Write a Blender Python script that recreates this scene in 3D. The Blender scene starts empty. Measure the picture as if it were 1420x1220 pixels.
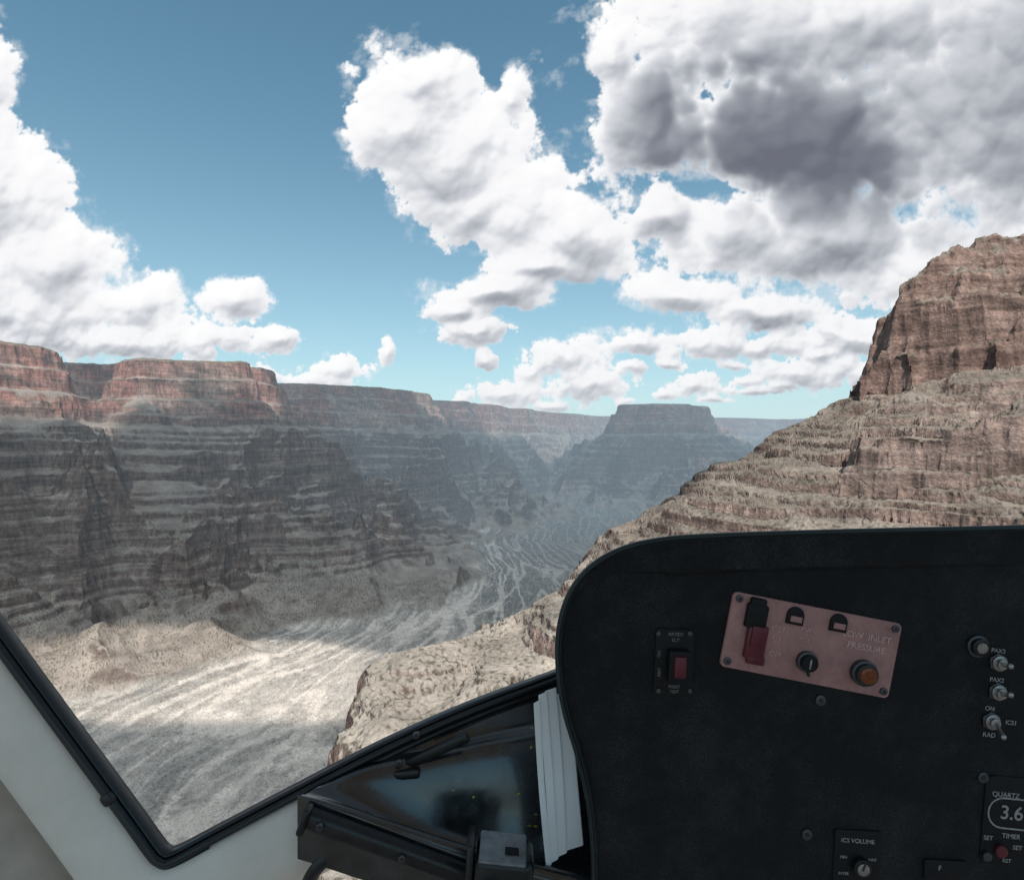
import bpy, bmesh, math, random
import numpy as np
from mathutils import Vector, Matrix
random.seed(4)
rng=np.random.RandomState(7)
scene=bpy.context.scene
COL=scene.collection
SUN=Vector((0.10,-0.50,0.86)).normalized()

# ------------------------------------------------------------------ noise
PERM=rng.permutation(256).astype(np.int32)
ANG=rng.rand(256)*2*np.pi
GX=np.cos(ANG).astype(np.float32); GY=np.sin(ANG).astype(np.float32)
RX=rng.rand(256).astype(np.float32); RY=rng.rand(256).astype(np.float32)
def perlin(x,y,seed=0):
    x=x+seed*17.37; y=y-seed*9.71
    xi=np.floor(x); yi=np.floor(y)
    xf=(x-xi).astype(np.float32); yf=(y-yi).astype(np.float32)
    xi=xi.astype(np.int32)&255; yi=yi.astype(np.int32)&255
    u=xf*xf*xf*(xf*(xf*6-15)+10); v=yf*yf*yf*(yf*(yf*6-15)+10)
    x1=(xi+1)&255; y1=(yi+1)&255
    pa=PERM[xi]; pb=PERM[x1]
    def g(p,yy,dx,dy):
        h=PERM[(p+yy)&255]
        return GX[h]*dx+GY[h]*dy
    a=g(pa,yi,xf,yf); b=g(pb,yi,xf-1,yf)
    c=g(pa,y1,xf,yf-1); d=g(pb,y1,xf-1,yf-1)
    return (a+(b-a)*u+((c+(d-c)*u)-(a+(b-a)*u))*v)*1.5
def worley(x,y,seed=0):
    x=x+seed*13.7; y=y+seed*7.3
    xi=np.floor(x); yi=np.floor(y)
    xf=(x-xi).astype(np.float32); yf=(y-yi).astype(np.float32)
    xi=xi.astype(np.int32); yi=yi.astype(np.int32)
    best=np.zeros(x.shape,np.float32)
    for i in (-1,0,1):
        for j in (-1,0,1):
            h=PERM[(PERM[(xi+i)&255]+yi+j)&255]
            d2=(i+RX[h]-xf)**2+(j+RY[h]-yf)**2
            best=np.maximum(best,1-d2*(.8+.7*RX[(h+77)&255]))
    return best           # rounded bumps 0..1
def fbm(x,y,wl,octs,seed,gain=.5):
    s=0;a=1
    for o in range(octs):
        s=s+a*perlin(x/wl,y/wl,seed+o*3); wl=wl/2.03; a*=gain
    return s
def sstep(a,b,x):
    t=np.clip((x-a)/(b-a),0,1); return t*t*(3-2*t)
def sdf(poly,x,y):
    d=np.full(x.shape,1e18); ins=np.zeros(x.shape,bool)
    n=len(poly)
    for i in range(n):
        ax,ay=poly[i]; bx,by=poly[(i+1)%n]
        ex,ey=bx-ax,by-ay
        t=np.clip(((x-ax)*ex+(y-ay)*ey)/(ex*ex+ey*ey),0,1)
        d=np.minimum(d,(x-ax-t*ex)**2+(y-ay-t*ey)**2)
        if ey!=0:
            c=((ay>y)!=(by>y))&(x<(ex*(y-ay)/ey+ax))
            ins^=c
    d=np.sqrt(d)
    return np.where(ins,-d,d)

LEFT=[(-6000,-6000),(-4300,-1500),(-3300,900),(-2950,1900),(-2350,2250),(-2080,2580),(-2060,2800),(-2280,3130),(-2150,3220),(-1830,3100),(-1430,3380),
      (-1500,3850),(-1720,4350),(-1380,4480),(-1020,4900),(-690,5350),(-820,6200),(-320,6900),(-60,7850),(900,9500),(1500,10800),
      (3500,11600),(6500,12700),(12000,13000),(30000,13000),(30000,30000),(-30000,30000),(-30000,-6000)]
MESA=[(1150,6850),(1500,6600),(1950,6650),(2150,7000),(2500,7600),(2200,8200),(1600,7900),(1150,7300)]
BENCH=[(-160,-6000),(-170,0),(-120,250),(-138,440),(-142,590),(-53,655),(-8,694),(60,730),(90,800),(116,905),(300,1050),
       (560,1160),(1200,1650),(2500,2600),(6000,4800),(30000,6500),(30000,-6000)]
BLOCK=[(505,905),(560,850),(640,800),(700,815),(780,720),(1000,640),(2000,250),(9000,0),(30000,0),(30000,6000),(6000,4300),(2500,2300),(1300,1550),(600,1080)]
OUTC=[(335,650),(395,600),(480,565),(620,500),(900,420),(1200,500),(900,700),(640,730),(470,740),(370,710)]
CP=[(434,900,15),(360,900,-14),(286,900,-46),(222,900,-95),(116,900,-138),(417,500,-68),(230,600,-110),(35,500,-190),(-134,600,-203),
    (-138,450,-236),(-8,694,-187),(-53,650,-200),(60,726,-166),(90,800,-150),(300,1050,-80),(560,1160,-30),(508,900,50),(640,800,72),(800,700,90),
    (0,100,-300),(-150,0,-320),(300,100,-200),(900,100,0),(500,-800,-150),(0,-900,-300),(1500,1500,150),(2500,2000,200),(120,760,-135)]
cp=np.array(CP,float)
def _k(r2): return 0.5*r2*np.log(np.maximum(r2,1e-9))
_s=1000.
A=cp[:,:2]/_s
D2=((A[:,None]-A[None])**2).sum(-1)
n=len(cp); M=np.zeros((n+3,n+3)); M[:n,:n]=_k(D2)+np.eye(n)*1e-4; M[:n,n]=1; M[:n,n+1:]=A; M[n,:n]=1; M[n+1:,:n]=A.T
W_=np.linalg.solve(M,np.concatenate([cp[:,2],[0,0,0]]))
def SR(x,y):
    X=np.clip(x,-1500,3000)/_s; Y=np.clip(y,-1500,3000)/_s
    z=W_[n]+W_[n+1]*X+W_[n+2]*Y
    for i in range(n): z=z+W_[i]*_k((X-A[i,0])**2+(Y-A[i,1])**2)
    return np.clip(z,-340,330)
def mkterr(z0,z1,t0,t1,fi,fo,seed):
    r=np.random.RandomState(seed); zi=[-3000,z0];zo=[-3000,z0]; z=z0
    while z<z1:
        t=t0+(t1-t0)*r.rand()**1.5
        f1=fi+.14*(r.rand()-.5); f2=fo+.2*(r.rand()-.5)
        zi+= [z+t*f1,z+t]; zo+=[z+t*f2,z+t]; z+=t
    zi.append(z+3000);zo.append(z+3000)
    return np.array(zi),np.array(zo)
TA=mkterr(-640,160,22,84,.80,.40,3)
TB=mkterr(-640,420,8,20,.70,.36,5)
TC=mkterr(-300,330,6,24,.80,.34,8)
def floorz(x,y): return -700+.02*np.clip(y-3000,0,6000)
AX=[(-760,-500),(-740,900),(-640,1500),(-430,2300),(-270,3200),(-350,4100),(-120,5400),(0,7200)]
def H(x,y,full=True):
    r=np.sqrt(x*x+y*y)
    wx=x+80*perlin(x/420,y/420,40); wy=y+80*perlin(x/420,y/420,41)
    big=fbm(wx,wy,900,2,1)
    rid=(1-2*np.abs(perlin(wx/680,wy/680,5)*1.3))-.42
    rid2=(1-2*np.abs(perlin(wx/300,wy/300,6)*1.3))-.42
    gul=np.abs(perlin(wx/140,wy/140,9))+.4*np.abs(perlin(wx/62,wy/62,10))-.32
    fine=fbm(x,y,34,3 if full else 1,20)
    off=18*perlin(x/900,y/900,30)+2*perlin(x/110,y/110,31)
    tmask=.50+.40*sstep(-.35,.25,perlin(x/330,y/330,33))
    calm=1-.6*sstep(5600,7400,r)
    def wall(d,top):
        aw=sstep(60,600,d)*calm*(1-.55*sstep(850,1250,d))
        dd=d-70*big-rid*(55+240*aw)-rid2*(35+95*aw)+gul*(40+48*aw)+3*fine
        dd=dd+20
        h=np.interp(dd,[-3000,-400,-30,0,22,50,75,105,140,170,220,470,740,980,1160,1330,1520],
                    [top+90,top+35,top+14,top,top-85,top-98,top-190,top-205,top-285,top-305,55,-170,-390,-535,-615,-675,-735])
        return h
    dL=sdf(LEFT,x,y); hl=wall(dL,405)
    hl=hl+28*perlin(x/900,y/900,34)*sstep(150,330,hl)
    dM=sdf(MESA,x,y); hm=wall(dM,380)
    h=np.maximum(hl,hm)
    def ridge(h,ax,ay,az,bx,by,bz,w,pw=1.0):
        ex,ey=bx-ax,by-ay
        t=((wx-ax)*ex+(wy-ay)*ey)/(ex*ex+ey*ey); tc=np.clip(t,0,1.0)
        dd=np.sqrt((wx-ax-tc*ex)**2+(wy-ay-tc*ey)**2)
        dd=np.sqrt(dd*dd+22**2)-22
        hs=az+(bz-az)*(tc**pw)-w*dd*(1+.45*gul)-np.where(t<0,-t*1200,0)+12*rid2
        k=24.; return np.where(np.abs(h-hs)<k,np.maximum(h,hs)+(k-np.abs(h-hs))**2/(4*k),np.maximum(h,hs))
    for a in [(-1400,3360,200,-470,3600,-650,.70),(-1800,3020,210,-1060,2180,-640,.64,1.0),(-880,5300,120,-440,4800,-600,.72),(-1350,4500,130,-740,4120,-620,.72)]:
        h=ridge(h,*a)
    h=h+1.5*fine
    fl=floorz(x,y)
    lo=sstep(-620,-500,h)
    hh=h+off
    t1=np.interp(hh,*TA)-off; t2=np.interp(hh,*TB)-off
    h1=np.where(h<150,h+(t1-h)*.95*lo*tmask,h)
    h=h1+(t2-h)*.30*lo
    h=h+1.0*fine
    fl=fl+1.0*fbm(x,y,90,2,50)+7*(fbm(x,y,500,2,51))
    k=30.
    h=np.maximum(h,fl)+k*.25*np.exp(-np.abs(h-fl)/k)
    dB=sdf(BENCH,x,y)
    dBw=dB+16*perlin(x/60,y/60,60)+9*fbm(x,y,26,3 if full else 1,61)-8*worley(x/34,y/34,63)+5+22*perlin(x/200,y/200,62)*sstep(1000,1500,y)
    s=SR(x,y)
    rocky=np.abs(perlin(x/60,y/60,70))*8+3.0*worley(x/26,y/26,71)+(2.4*worley(x/11,y/11,72)+1.7*worley(x/5,y/5,74) if full else 2.)
    gl=np.abs(perlin((x+.4*y)/95,(y-.4*x)/240,73))
    s=s+rocky-8+ (gl-.3)*40*sstep(0,60,-dB)
    dP=sdf(OUTC,x,y)+16*perlin(x/70,y/70,64)+12*np.abs(perlin(x/24,y/24,65))+2.5*fbm(x,y,10,2,66)
    s=s+np.interp(-dP,[0,7,14,22,60,130],[0,20,26,46,38,0])
    o2=off*.6+8*perlin(x/150,y/150,75)+1.5*perlin(x/45,y/45,77)
    st=np.interp(s+o2,*TC)-o2
    s=s+(st-s)*(.36+.60*sstep(-.25,.3,perlin(x/120,y/120,76)))
    drop=np.interp(dBw,[-34,-10,0,6,16,30,46,60,130,700],[0,6,18,55,78,135,192,205,255,520])
    dK=sdf(BLOCK,x,y)+20*np.abs(perlin(x/64,y/64,80))*2-18+20*fbm(x,y,120,2,81)+9*np.abs(perlin(x/25,y/25,84))+3.0*fbm(x,y,12,2,83)
    s=s+16*np.exp(-(np.maximum(dK,0)/26.)**2)
    hr=s-drop
    hk=np.interp(-dK,[-1,0,9,26,36,56,68,90,104,120,160,176,600],[-900,20,60,120,132,194,206,240,254,270,308,324,356])+3.5*fine
    hr=np.where(dB<0,np.maximum(hr,hk),hr)
    m=hr>h
    h=np.where(m,hr,h)
    return h,m,dL,dBw,dK,dP

def build_terrain():
    a_d=np.radians(np.linspace(-46,46,1500))
    a_c=np.radians(np.linspace(46,314,120))[1:-1]
    az=np.concatenate([a_d,a_c]); nA=len(az)
    nc=620; NR=980
    r0=np.geomspace(60,24000,nc)
    X=np.sin(az)[:,None]*r0; Y=np.cos(az)[:,None]*r0
    h0=H(X,Y,False)[0]
    el=np.arctan2(h0,r0[None])
    mx=np.maximum.accumulate(el,axis=1)
    vis=(el>=mx-.004).astype(float)
    de=np.abs(np.diff(el,axis=1)); dr=np.diff(np.log(r0))[None]
    v=np.maximum(vis[:,1:],vis[:,:-1])
    w=v*(de+.05*dr)+(1-v)*.10*de+.040*dr
    def blur(a,hw):
        kk=np.exp(-np.linspace(-2,2,2*hw+1)**2); kk/=kk.sum()
        wp=np.concatenate([a[-hw:],a,a[:hw]],axis=0); o=np.zeros_like(a)
        for i in range(2*hw+1): o+=kk[i]*wp[i:i+nA]
        return o
    ws=blur(w,30)
    cum=np.concatenate([np.zeros((nA,1)),np.cumsum(ws,axis=1)],axis=1)
    cum/=cum[:,-1:]
    tt=np.linspace(0,1,NR)
    R=np.empty((nA,NR)); lr=np.log(r0)
    for i in range(nA): R[i]=np.interp(tt,cum[i],lr)
    R=np.exp(blur(R,24))
    X=np.sin(az)[:,None]*R; Y=np.cos(az)[:,None]*R
    Z,m,dL,dB,dK,dP=H(X,Y,True)
    P=np.stack([X,Y,Z],-1)
    def normals(P):
        du=np.roll(P,-1,0)-np.roll(P,1,0)
        dv=np.empty_like(P); dv[:,1:-1]=P[:,2:]-P[:,:-2]; dv[:,0]=P[:,1]-P[:,0]; dv[:,-1]=P[:,-1]-P[:,-2]
        N=np.cross(du,dv); N/= (np.linalg.norm(N,axis=-1,keepdims=True)+1e-9)
        N*=np.sign(N[...,2:3]+1e-9)
        return N
    N=normals(P)
    nz=N[...,2]
    steep=1-sstep(.48,.80,nz)
    rr=np.sqrt(X*X+Y*Y)
    hz=X*.7+Y*.7; hw=X*.7-Y*.7
    near=1-sstep(1100,1800,rr)
    led=perlin(Z/11.+perlin(X/60,Y/60,95),hz/70,90)*.7+perlin(Z/4.,hz/30,91)*.35*near
    crkN=np.abs(perlin(hw/24,Z/90,92))*1.2+.5*np.abs(perlin(hz/10,Z/40,93))
    crkF=np.abs(perlin(hw/60,Z/160,96))*2.0+.9*np.abs(perlin(hz/32,Z/120,97))
    big_cl=sstep(-5,10,-dK)*m
    dsp=steep*(near*(led-1.1*crkN)*(1.4+2.0*big_cl)+(1-near)*(1.0*led-1.4*crkF)*2.9*np.clip(rr/3000.,.6,1.5))
    P=P+N*dsp[...,None]
    def C(r,g,b): return np.array([r,g,b])
    n1=fbm(X,Y,160,3,100); n2=fbm(X+Z*2,Y,70,3,103)
    n4=fbm(X,Y+Z,420,2,106)
    red=sstep(70,150,Z+25*n1)*(~m)
    rc=C(.37,.185,.15)+(C(.40,.28,.235)-C(.37,.185,.15))*sstep(-.2,.5,n4)[...,None]
    cliffL=C(.175,.130,.112)+(rc-C(.175,.130,.112))*(red*np.clip(.65+.65*n2,0,1.1))[...,None]
    cliffR=C(.30,.212,.178)+(C(.16,.112,.095)-C(.30,.212,.178))*np.clip(.35+1.2*n2,0,1)[...,None]
    redR=C(.26,.165,.138)
    cliffR=cliffR+(redR-cliffR)*(.6*big_cl*sstep(-.3,.3,n4))[...,None]
    oc=(sstep(-3,10,-dP)*m)[...,None]
    cliffR=cliffR+(C(.35,.255,.222)-cliffR)*.5*oc
    cliffR=cliffR*(1-.45*sstep(-12,6,dB)*m)[...,None]  # shade on the spur's left face, darkened in the rock colour
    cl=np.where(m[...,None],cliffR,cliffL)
    slL=C(.305,.26,.228)*(1+.28*n1)[...,None]
    apron=(1-sstep(-600,-480,Z))*(~m)
    slL=slL+(C(.36,.305,.26)*(1+.2*n1)[...,None]-slL)*(.7*apron)[...,None]
    top=sstep(385,420,Z)*(~m)
    slL=slL+(C(.22,.18,.135)-slL)*top[...,None]
    lowr=1-sstep(-190,-110,Z)
    slR=(C(.275,.228,.193)+(C(.39,.335,.285)-C(.275,.228,.193))*lowr[...,None])*(1+.30*n2)[...,None]
    sl=np.where(m[...,None],slR,slL)
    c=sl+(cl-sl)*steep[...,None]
    bandn=perlin(Z/9.+.6*perlin(X/300,Y/300,150),X/900,151)+.6*perlin(Z/3.7,Y/700,152)
    bw=(.14*(~m)+.14)*sstep(-600,-500,Z)*(.35+.65*steep)
    c=c*(1+bw*bandn)[...,None]
    fl=floorz(X,Y)
    isf=(1-sstep(10,40,Z-fl+9*n1))*(~m)
    da=np.full(X.shape,1e18); ta=np.zeros(X.shape); acc=0; sgn=np.zeros(X.shape)
    for i in range(len(AX)-1):
        ax,ay=AX[i]; bx,by=AX[i+1]; ex,ey=bx-ax,by-ay; L=math.hypot(ex,ey)
        t=np.clip(((X-ax)*ex+(Y-ay)*ey)/(L*L),0,1)
        sx=(X-ax)*ey/L-(Y-ay)*ex/L
        dd=np.hypot(X-ax-t*ex,Y-ay-t*ey)
        b=dd<da; da=np.where(b,dd,da)
        sgn=np.where(b,np.sign(sx),sgn)
        ta=np.where(b,acc+t*L,ta); acc+=L
    S=da*sgn
    fan=np.interp(ta,[0,1900,2800,3700,4600,7500],[1.5,1.35,1.0,.75,.62,.5])
    Sw=S/fan+46*perlin(X/420,Y/560,110)+18*perlin(X/170,Y/240,111)+5*perlin(X/60,Y/90,112)+2*perlin(X/20,Y/30,113)
    def braid(wl,ll,seed,wd): return 1-np.abs(perlin(Sw/wl,ta/ll,seed)+.06*perlin(X/18,Y/18,seed+1))*wd
    b1=sstep(.0,.7,np.maximum(braid(170,900,120,8.5),braid(120,700,128,9.5)))
    b2=sstep(.0,.6,np.maximum(braid(60,360,121,9)-.1,braid(26,200,122,6)-.3))
    br=np.maximum(b1,.45*b2)
    nearf=1-sstep(1700,2600,rr)
    grav=.55*perlin(X/9,Y/9,127)+.6*perlin(X/4,Y/4,129)
    fineb=perlin(Sw/12,ta/150,123)*.4+perlin(Sw/30,ta/240,124)*.4+.4*perlin(Sw/5,ta/60,125)+grav*.9
    wide=np.interp(ta,[0,1900,2700,3400,4300,7500],[520,460,340,190,90,60])
    core=1-sstep(.6,1.3,da/wide+.45*n1)
    pale=np.clip(core*(.50+.28*fineb)+br*(.28+.60*np.exp(-(da/(wide*2.2+200))**2))*(1-.4*nearf)*(1+.4*grav),0,1)
    isl=sstep(.05,.4,perlin(Sw/75,ta/420,126)+.25*perlin(X/30,Y/30,131))*core
    pale*=1-.5*isl*(1-br)
    scr=perlin(X/8,Y/8,130)+.6*perlin(X/4,Y/4,131)
    sd=sstep(.35,.6,scr)*(rr<3500)
    cf=C(.235,.225,.208)+(C(.68,.60,.53)-C(.235,.225,.208))*pale[...,None]
    cf=cf*(1-.45*sd*(.4+.6*(1-pale)))[...,None]
    c=c+(cf-c)*isf[...,None]
    dots=sstep(.27,.42,perlin(X/5.,Y/5.,140)+.35*perlin(X/40,Y/40,141))*(1-steep)*(1-isf)*(rr<2800)
    c=c+(C(.095,.09,.062)-c)*(dots*.72)[...,None]
    c=np.clip(c,.01,.9)
    ctr=np.array([[0,0,float(H(np.array([[0.]]),np.array([[1.]]))[0][0,0])]])
    co=np.concatenate([P.reshape(-1,3),ctr]); nv=len(co)
    ii=np.arange(nA)[:,None]; jj=np.arange(NR-1)[None]
    i2=(ii+1)%nA
    q=np.stack([ii*NR+jj,ii*NR+jj+1,i2*NR+jj+1,i2*NR+jj],-1).reshape(-1,4)[:, ::-1]
    tri=np.stack([np.arange(nA)*NR,((np.arange(nA)+1)%nA)*NR,np.full(nA,nv-1)],-1)[:, ::-1]
    me=bpy.data.meshes.new("ground")
    me.vertices.add(nv); me.vertices.foreach_set("co",co.astype(np.float32).ravel())
    nl=q.size+tri.size
    me.loops.add(nl); me.loops.foreach_set("vertex_index",np.concatenate([q.ravel(),tri.ravel()]).astype(np.int32))
    nf=len(q)+len(tri); me.polygons.add(nf)
    ls=np.concatenate([np.arange(len(q))*4,len(q)*4+np.arange(len(tri))*3]).astype(np.int32)
    me.polygons.foreach_set("loop_start",ls)
    me.polygons.foreach_set("use_smooth",np.ones(nf,bool))
    me.update(calc_edges=True)
    at=me.color_attributes.new("rock_color",'FLOAT_COLOR','POINT')
    cc=np.ones((nv,4),np.float32); cc[:-1,:3]=c.reshape(-1,3); cc[-1,:3]=.3
    at.data.foreach_set("color",cc.ravel())
    st=me.attributes.new("steep",'FLOAT','POINT')
    sv=np.zeros(nv,np.float32); sv[:-1]=steep.ravel(); st.data.foreach_set("value",sv)
    st=me.attributes.new("rough",'FLOAT','POINT')
    sv=np.zeros(nv,np.float32); sv[:-1]=(1-.6*isf).ravel(); st.data.foreach_set("value",sv)
    o=bpy.data.objects.new("ground",me); COL.objects.link(o)
    o["kind"]="structure"; o["label"]="layered red and grey canyon walls with pale braided dry wash"
    return o

# ------------------------------------------------------------------ material helpers
class NT:
    def __init__(s,tree): s.t=tree; s.n=tree.nodes; s.l=tree.links
    def node(s,typ,**k):
        nd=s.n.new(typ)
        for a,b in k.items(): setattr(nd,a,b)
        return nd
    def set(s,sock,v):
        if isinstance(v,bpy.types.NodeSocket): s.l.new(v,sock)
        else: sock.default_value=v
    def math(s,op,a,b=None,c=None,clamp=False):
        nd=s.node('ShaderNodeMath',operation=op); nd.use_clamp=clamp
        s.set(nd.inputs[0],a)
        if b is not None: s.set(nd.inputs[1],b)
        if c is not None: s.set(nd.inputs[2],c)
        return nd.outputs[0]
    def vm(s,op,a,b=None,out=0):
        nd=s.node('ShaderNodeVectorMath',operation=op)
        s.set(nd.inputs[0],a)
        if b is not None: s.set(nd.inputs[1],b)
        return nd.outputs['Value'] if op in('LENGTH','DOT_PRODUCT') else nd.outputs[0]
    def mix(s,f,a,b,bt='MIX'):
        nd=s.node('ShaderNodeMix',data_type='RGBA',blend_type=bt)
        s.set(nd.inputs[0],f); s.set(nd.inputs[6],a); s.set(nd.inputs[7],b)
        return nd.outputs[2]
    def noise(s,vec,scale,detail=4,rough=.55,dist=0):
        nd=s.node('ShaderNodeTexNoise'); s.set(nd.inputs['Vector'],vec)
        nd.inputs['Scale'].default_value=scale; nd.inputs['Detail'].default_value=detail
        nd.inputs['Roughness'].default_value=rough; nd.inputs['Distortion'].default_value=dist
        return nd.outputs['Fac']
    def mr(s,v,a,b,c,d,smooth=False):
        nd=s.node('ShaderNodeMapRange'); nd.interpolation_type='SMOOTHSTEP' if smooth else 'LINEAR'
        for i,x in enumerate([v,a,b,c,d]): s.set(nd.inputs[i],x)
        return nd.outputs[0]
def newmat(name):
    m=bpy.data.materials.new(name); m.use_nodes=True
    t=NT(m.node_tree); t.n.clear()
    out=t.node('ShaderNodeOutputMaterial')
    return m,t,out
def simple(name,col,rough=.5,metal=0,nscale=60,nvar=.25,bump=.1,bscale=400,spec=.5,coat=0,mott=0,mcol=None):
    m,t,out=newmat(name)
    b=t.node('ShaderNodeBsdfPrincipled')
    tc=t.node('ShaderNodeTexCoord')
    n=t.noise(tc.outputs['Object'],nscale,3,.6)
    f=t.mr(n,.3,.7,1-nvar,1+nvar)
    base=(*col,)
    if mott:
        n2=t.noise(tc.outputs['Object'],mott,6,.7)
        base=t.mix(t.mr(n2,.45,.72,0,1),(*col,1),(*mcol,1))
    cc=t.vm('SCALE',base); nd=cc.node; t.l.new(f,nd.inputs['Scale'])
    t.l.new(cc,b.inputs['Base Color'])
    t.set(b.inputs['Roughness'],t.mr(n,.3,.7,max(rough-.08,.03),min(rough+.1,1)))
    b.inputs['Metallic'].default_value=metal
    b.inputs['Specular IOR Level'].default_value=spec
    b.inputs['Coat Weight'].default_value=coat
    b.inputs['Coat Roughness'].default_value=.14
    if bump>0:
        bp=t.node('ShaderNodeBump'); bp.inputs['Strength'].default_value=bump; bp.inputs['Distance'].default_value=.001
        t.l.new(t.noise(tc.outputs['Object'],bscale,2,.6),bp.inputs['Height'])
        t.l.new(bp.outputs[0],b.inputs['Normal'])
    t.l.new(b.outputs[0],out.inputs[0])
    return m
def terrain_mat():
    m,t,out=newmat("canyon_rock")
    geo=t.node('ShaderNodeNewGeometry'); pos=geo.outputs['Position']
    at=t.node('ShaderNodeAttribute',attribute_name="rock_color"); st=t.node('ShaderNodeAttribute',attribute_name="steep")
    ro=t.node('ShaderNodeAttribute',attribute_name="rough")
    steep=st.outputs['Fac']
    p1=t.vm('MULTIPLY',pos,(.006,.006,.09)); strata=t.noise(p1,1,4,.65)
    p2=t.vm('MULTIPLY',pos,(.07,.07,.012)); crack=t.noise(p2,1,4,.65)
    p3=t.vm('MULTIPLY',pos,(.26,.26,.26)); gr=t.noise(p3,1,4,.7)
    p4=t.vm('MULTIPLY',pos,(.02,.02,.03)); md=t.noise(p4,1,4,.65)
    fs=t.mr(strata,.3,.7,.62,1.36); fc=t.mr(crack,.3,.65,.58,1.25)
    cl=t.math('MULTIPLY',fs,fc)
    fg=t.math('MULTIPLY',t.mr(gr,.3,.7,.66,1.34),t.mr(md,.3,.7,.78,1.22))
    one=t.math('ADD',t.math('MULTIPLY',t.math('SUBTRACT',cl,1.0),steep),1.0)
    f=t.math('MULTIPLY',one,fg)
    sc=t.node('ShaderNodeVectorMath',operation='SCALE'); t.l.new(at.outputs['Color'],sc.inputs[0]); t.l.new(f,sc.inputs['Scale'])
    b=t.node('ShaderNodeBsdfDiffuse'); t.l.new(sc.outputs[0],b.inputs['Color'])
    hh=t.math('ADD',t.math('MULTIPLY',gr,2.4),t.math('MULTIPLY',crack,t.math('MULTIPLY',steep,5.0)))
    hh=t.math('ADD',hh,t.math('MULTIPLY',md,6.0))
    hh=t.math('MULTIPLY',hh,ro.outputs['Fac'])
    bp=t.node('ShaderNodeBump'); bp.inputs['Strength'].default_value=.95; bp.inputs['Distance'].default_value=1.0
    t.l.new(hh,bp.inputs['Height']); t.l.new(bp.outputs[0],b.inputs['Normal'])
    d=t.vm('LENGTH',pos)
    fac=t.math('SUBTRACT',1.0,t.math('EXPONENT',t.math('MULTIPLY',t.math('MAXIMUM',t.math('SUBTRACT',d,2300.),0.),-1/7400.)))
    em=t.node('ShaderNodeEmission'); em.inputs[0].default_value=(.29,.40,.485,1); em.inputs[1].default_value=1.0  # distance haze, mixed into the rock as a bluish glow
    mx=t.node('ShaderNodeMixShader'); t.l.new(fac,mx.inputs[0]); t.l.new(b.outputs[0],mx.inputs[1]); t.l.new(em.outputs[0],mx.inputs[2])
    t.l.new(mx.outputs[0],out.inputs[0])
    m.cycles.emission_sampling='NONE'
    return m

# ------------------------------------------------------------------ world
def build_world():
    w=bpy.data.worlds.new("World"); scene.world=w; w.use_nodes=True
    t=NT(w.node_tree); t.n.clear()
    out=t.node('ShaderNodeOutputWorld'); bg=t.node('ShaderNodeBackground')
    sky=t.node('ShaderNodeTexSky'); sky.sky_type='NISHITA'; sky.sun_disc=False
    sky.sun_elevation=math.asin(SUN.z); sky.sun_rotation=math.atan2(SUN.x,SUN.y)
    sky.altitude=1200; sky.air_density=1.0; sky.dust_density=.8; sky.ozone_density=1.6
    tc=t.node('ShaderNodeTexCoord'); d=tc.outputs['Generated']
    sp=t.node('ShaderNodeSeparateXYZ'); t.l.new(d,sp.inputs[0])
    skc=t.mix(1.0,sky.outputs[0],(.68,1.13,1.0,1),'MULTIPLY')
    hz=t.math('EXPONENT',t.math('MULTIPLY',t.math('MAXIMUM',sp.outputs[2],0.),-1/.20))
    fin=t.mix(t.math('MULTIPLY',hz,.95),skc,(4.8,5.6,6.15,1))
    t.l.new(fin,bg.inputs[0]); bg.inputs[1].default_value=.13
    t.l.new(bg.outputs[0],out.inputs[0])
    w.cycles.sampling_method='MANUAL'; w.cycles.sample_map_resolution=256

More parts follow.
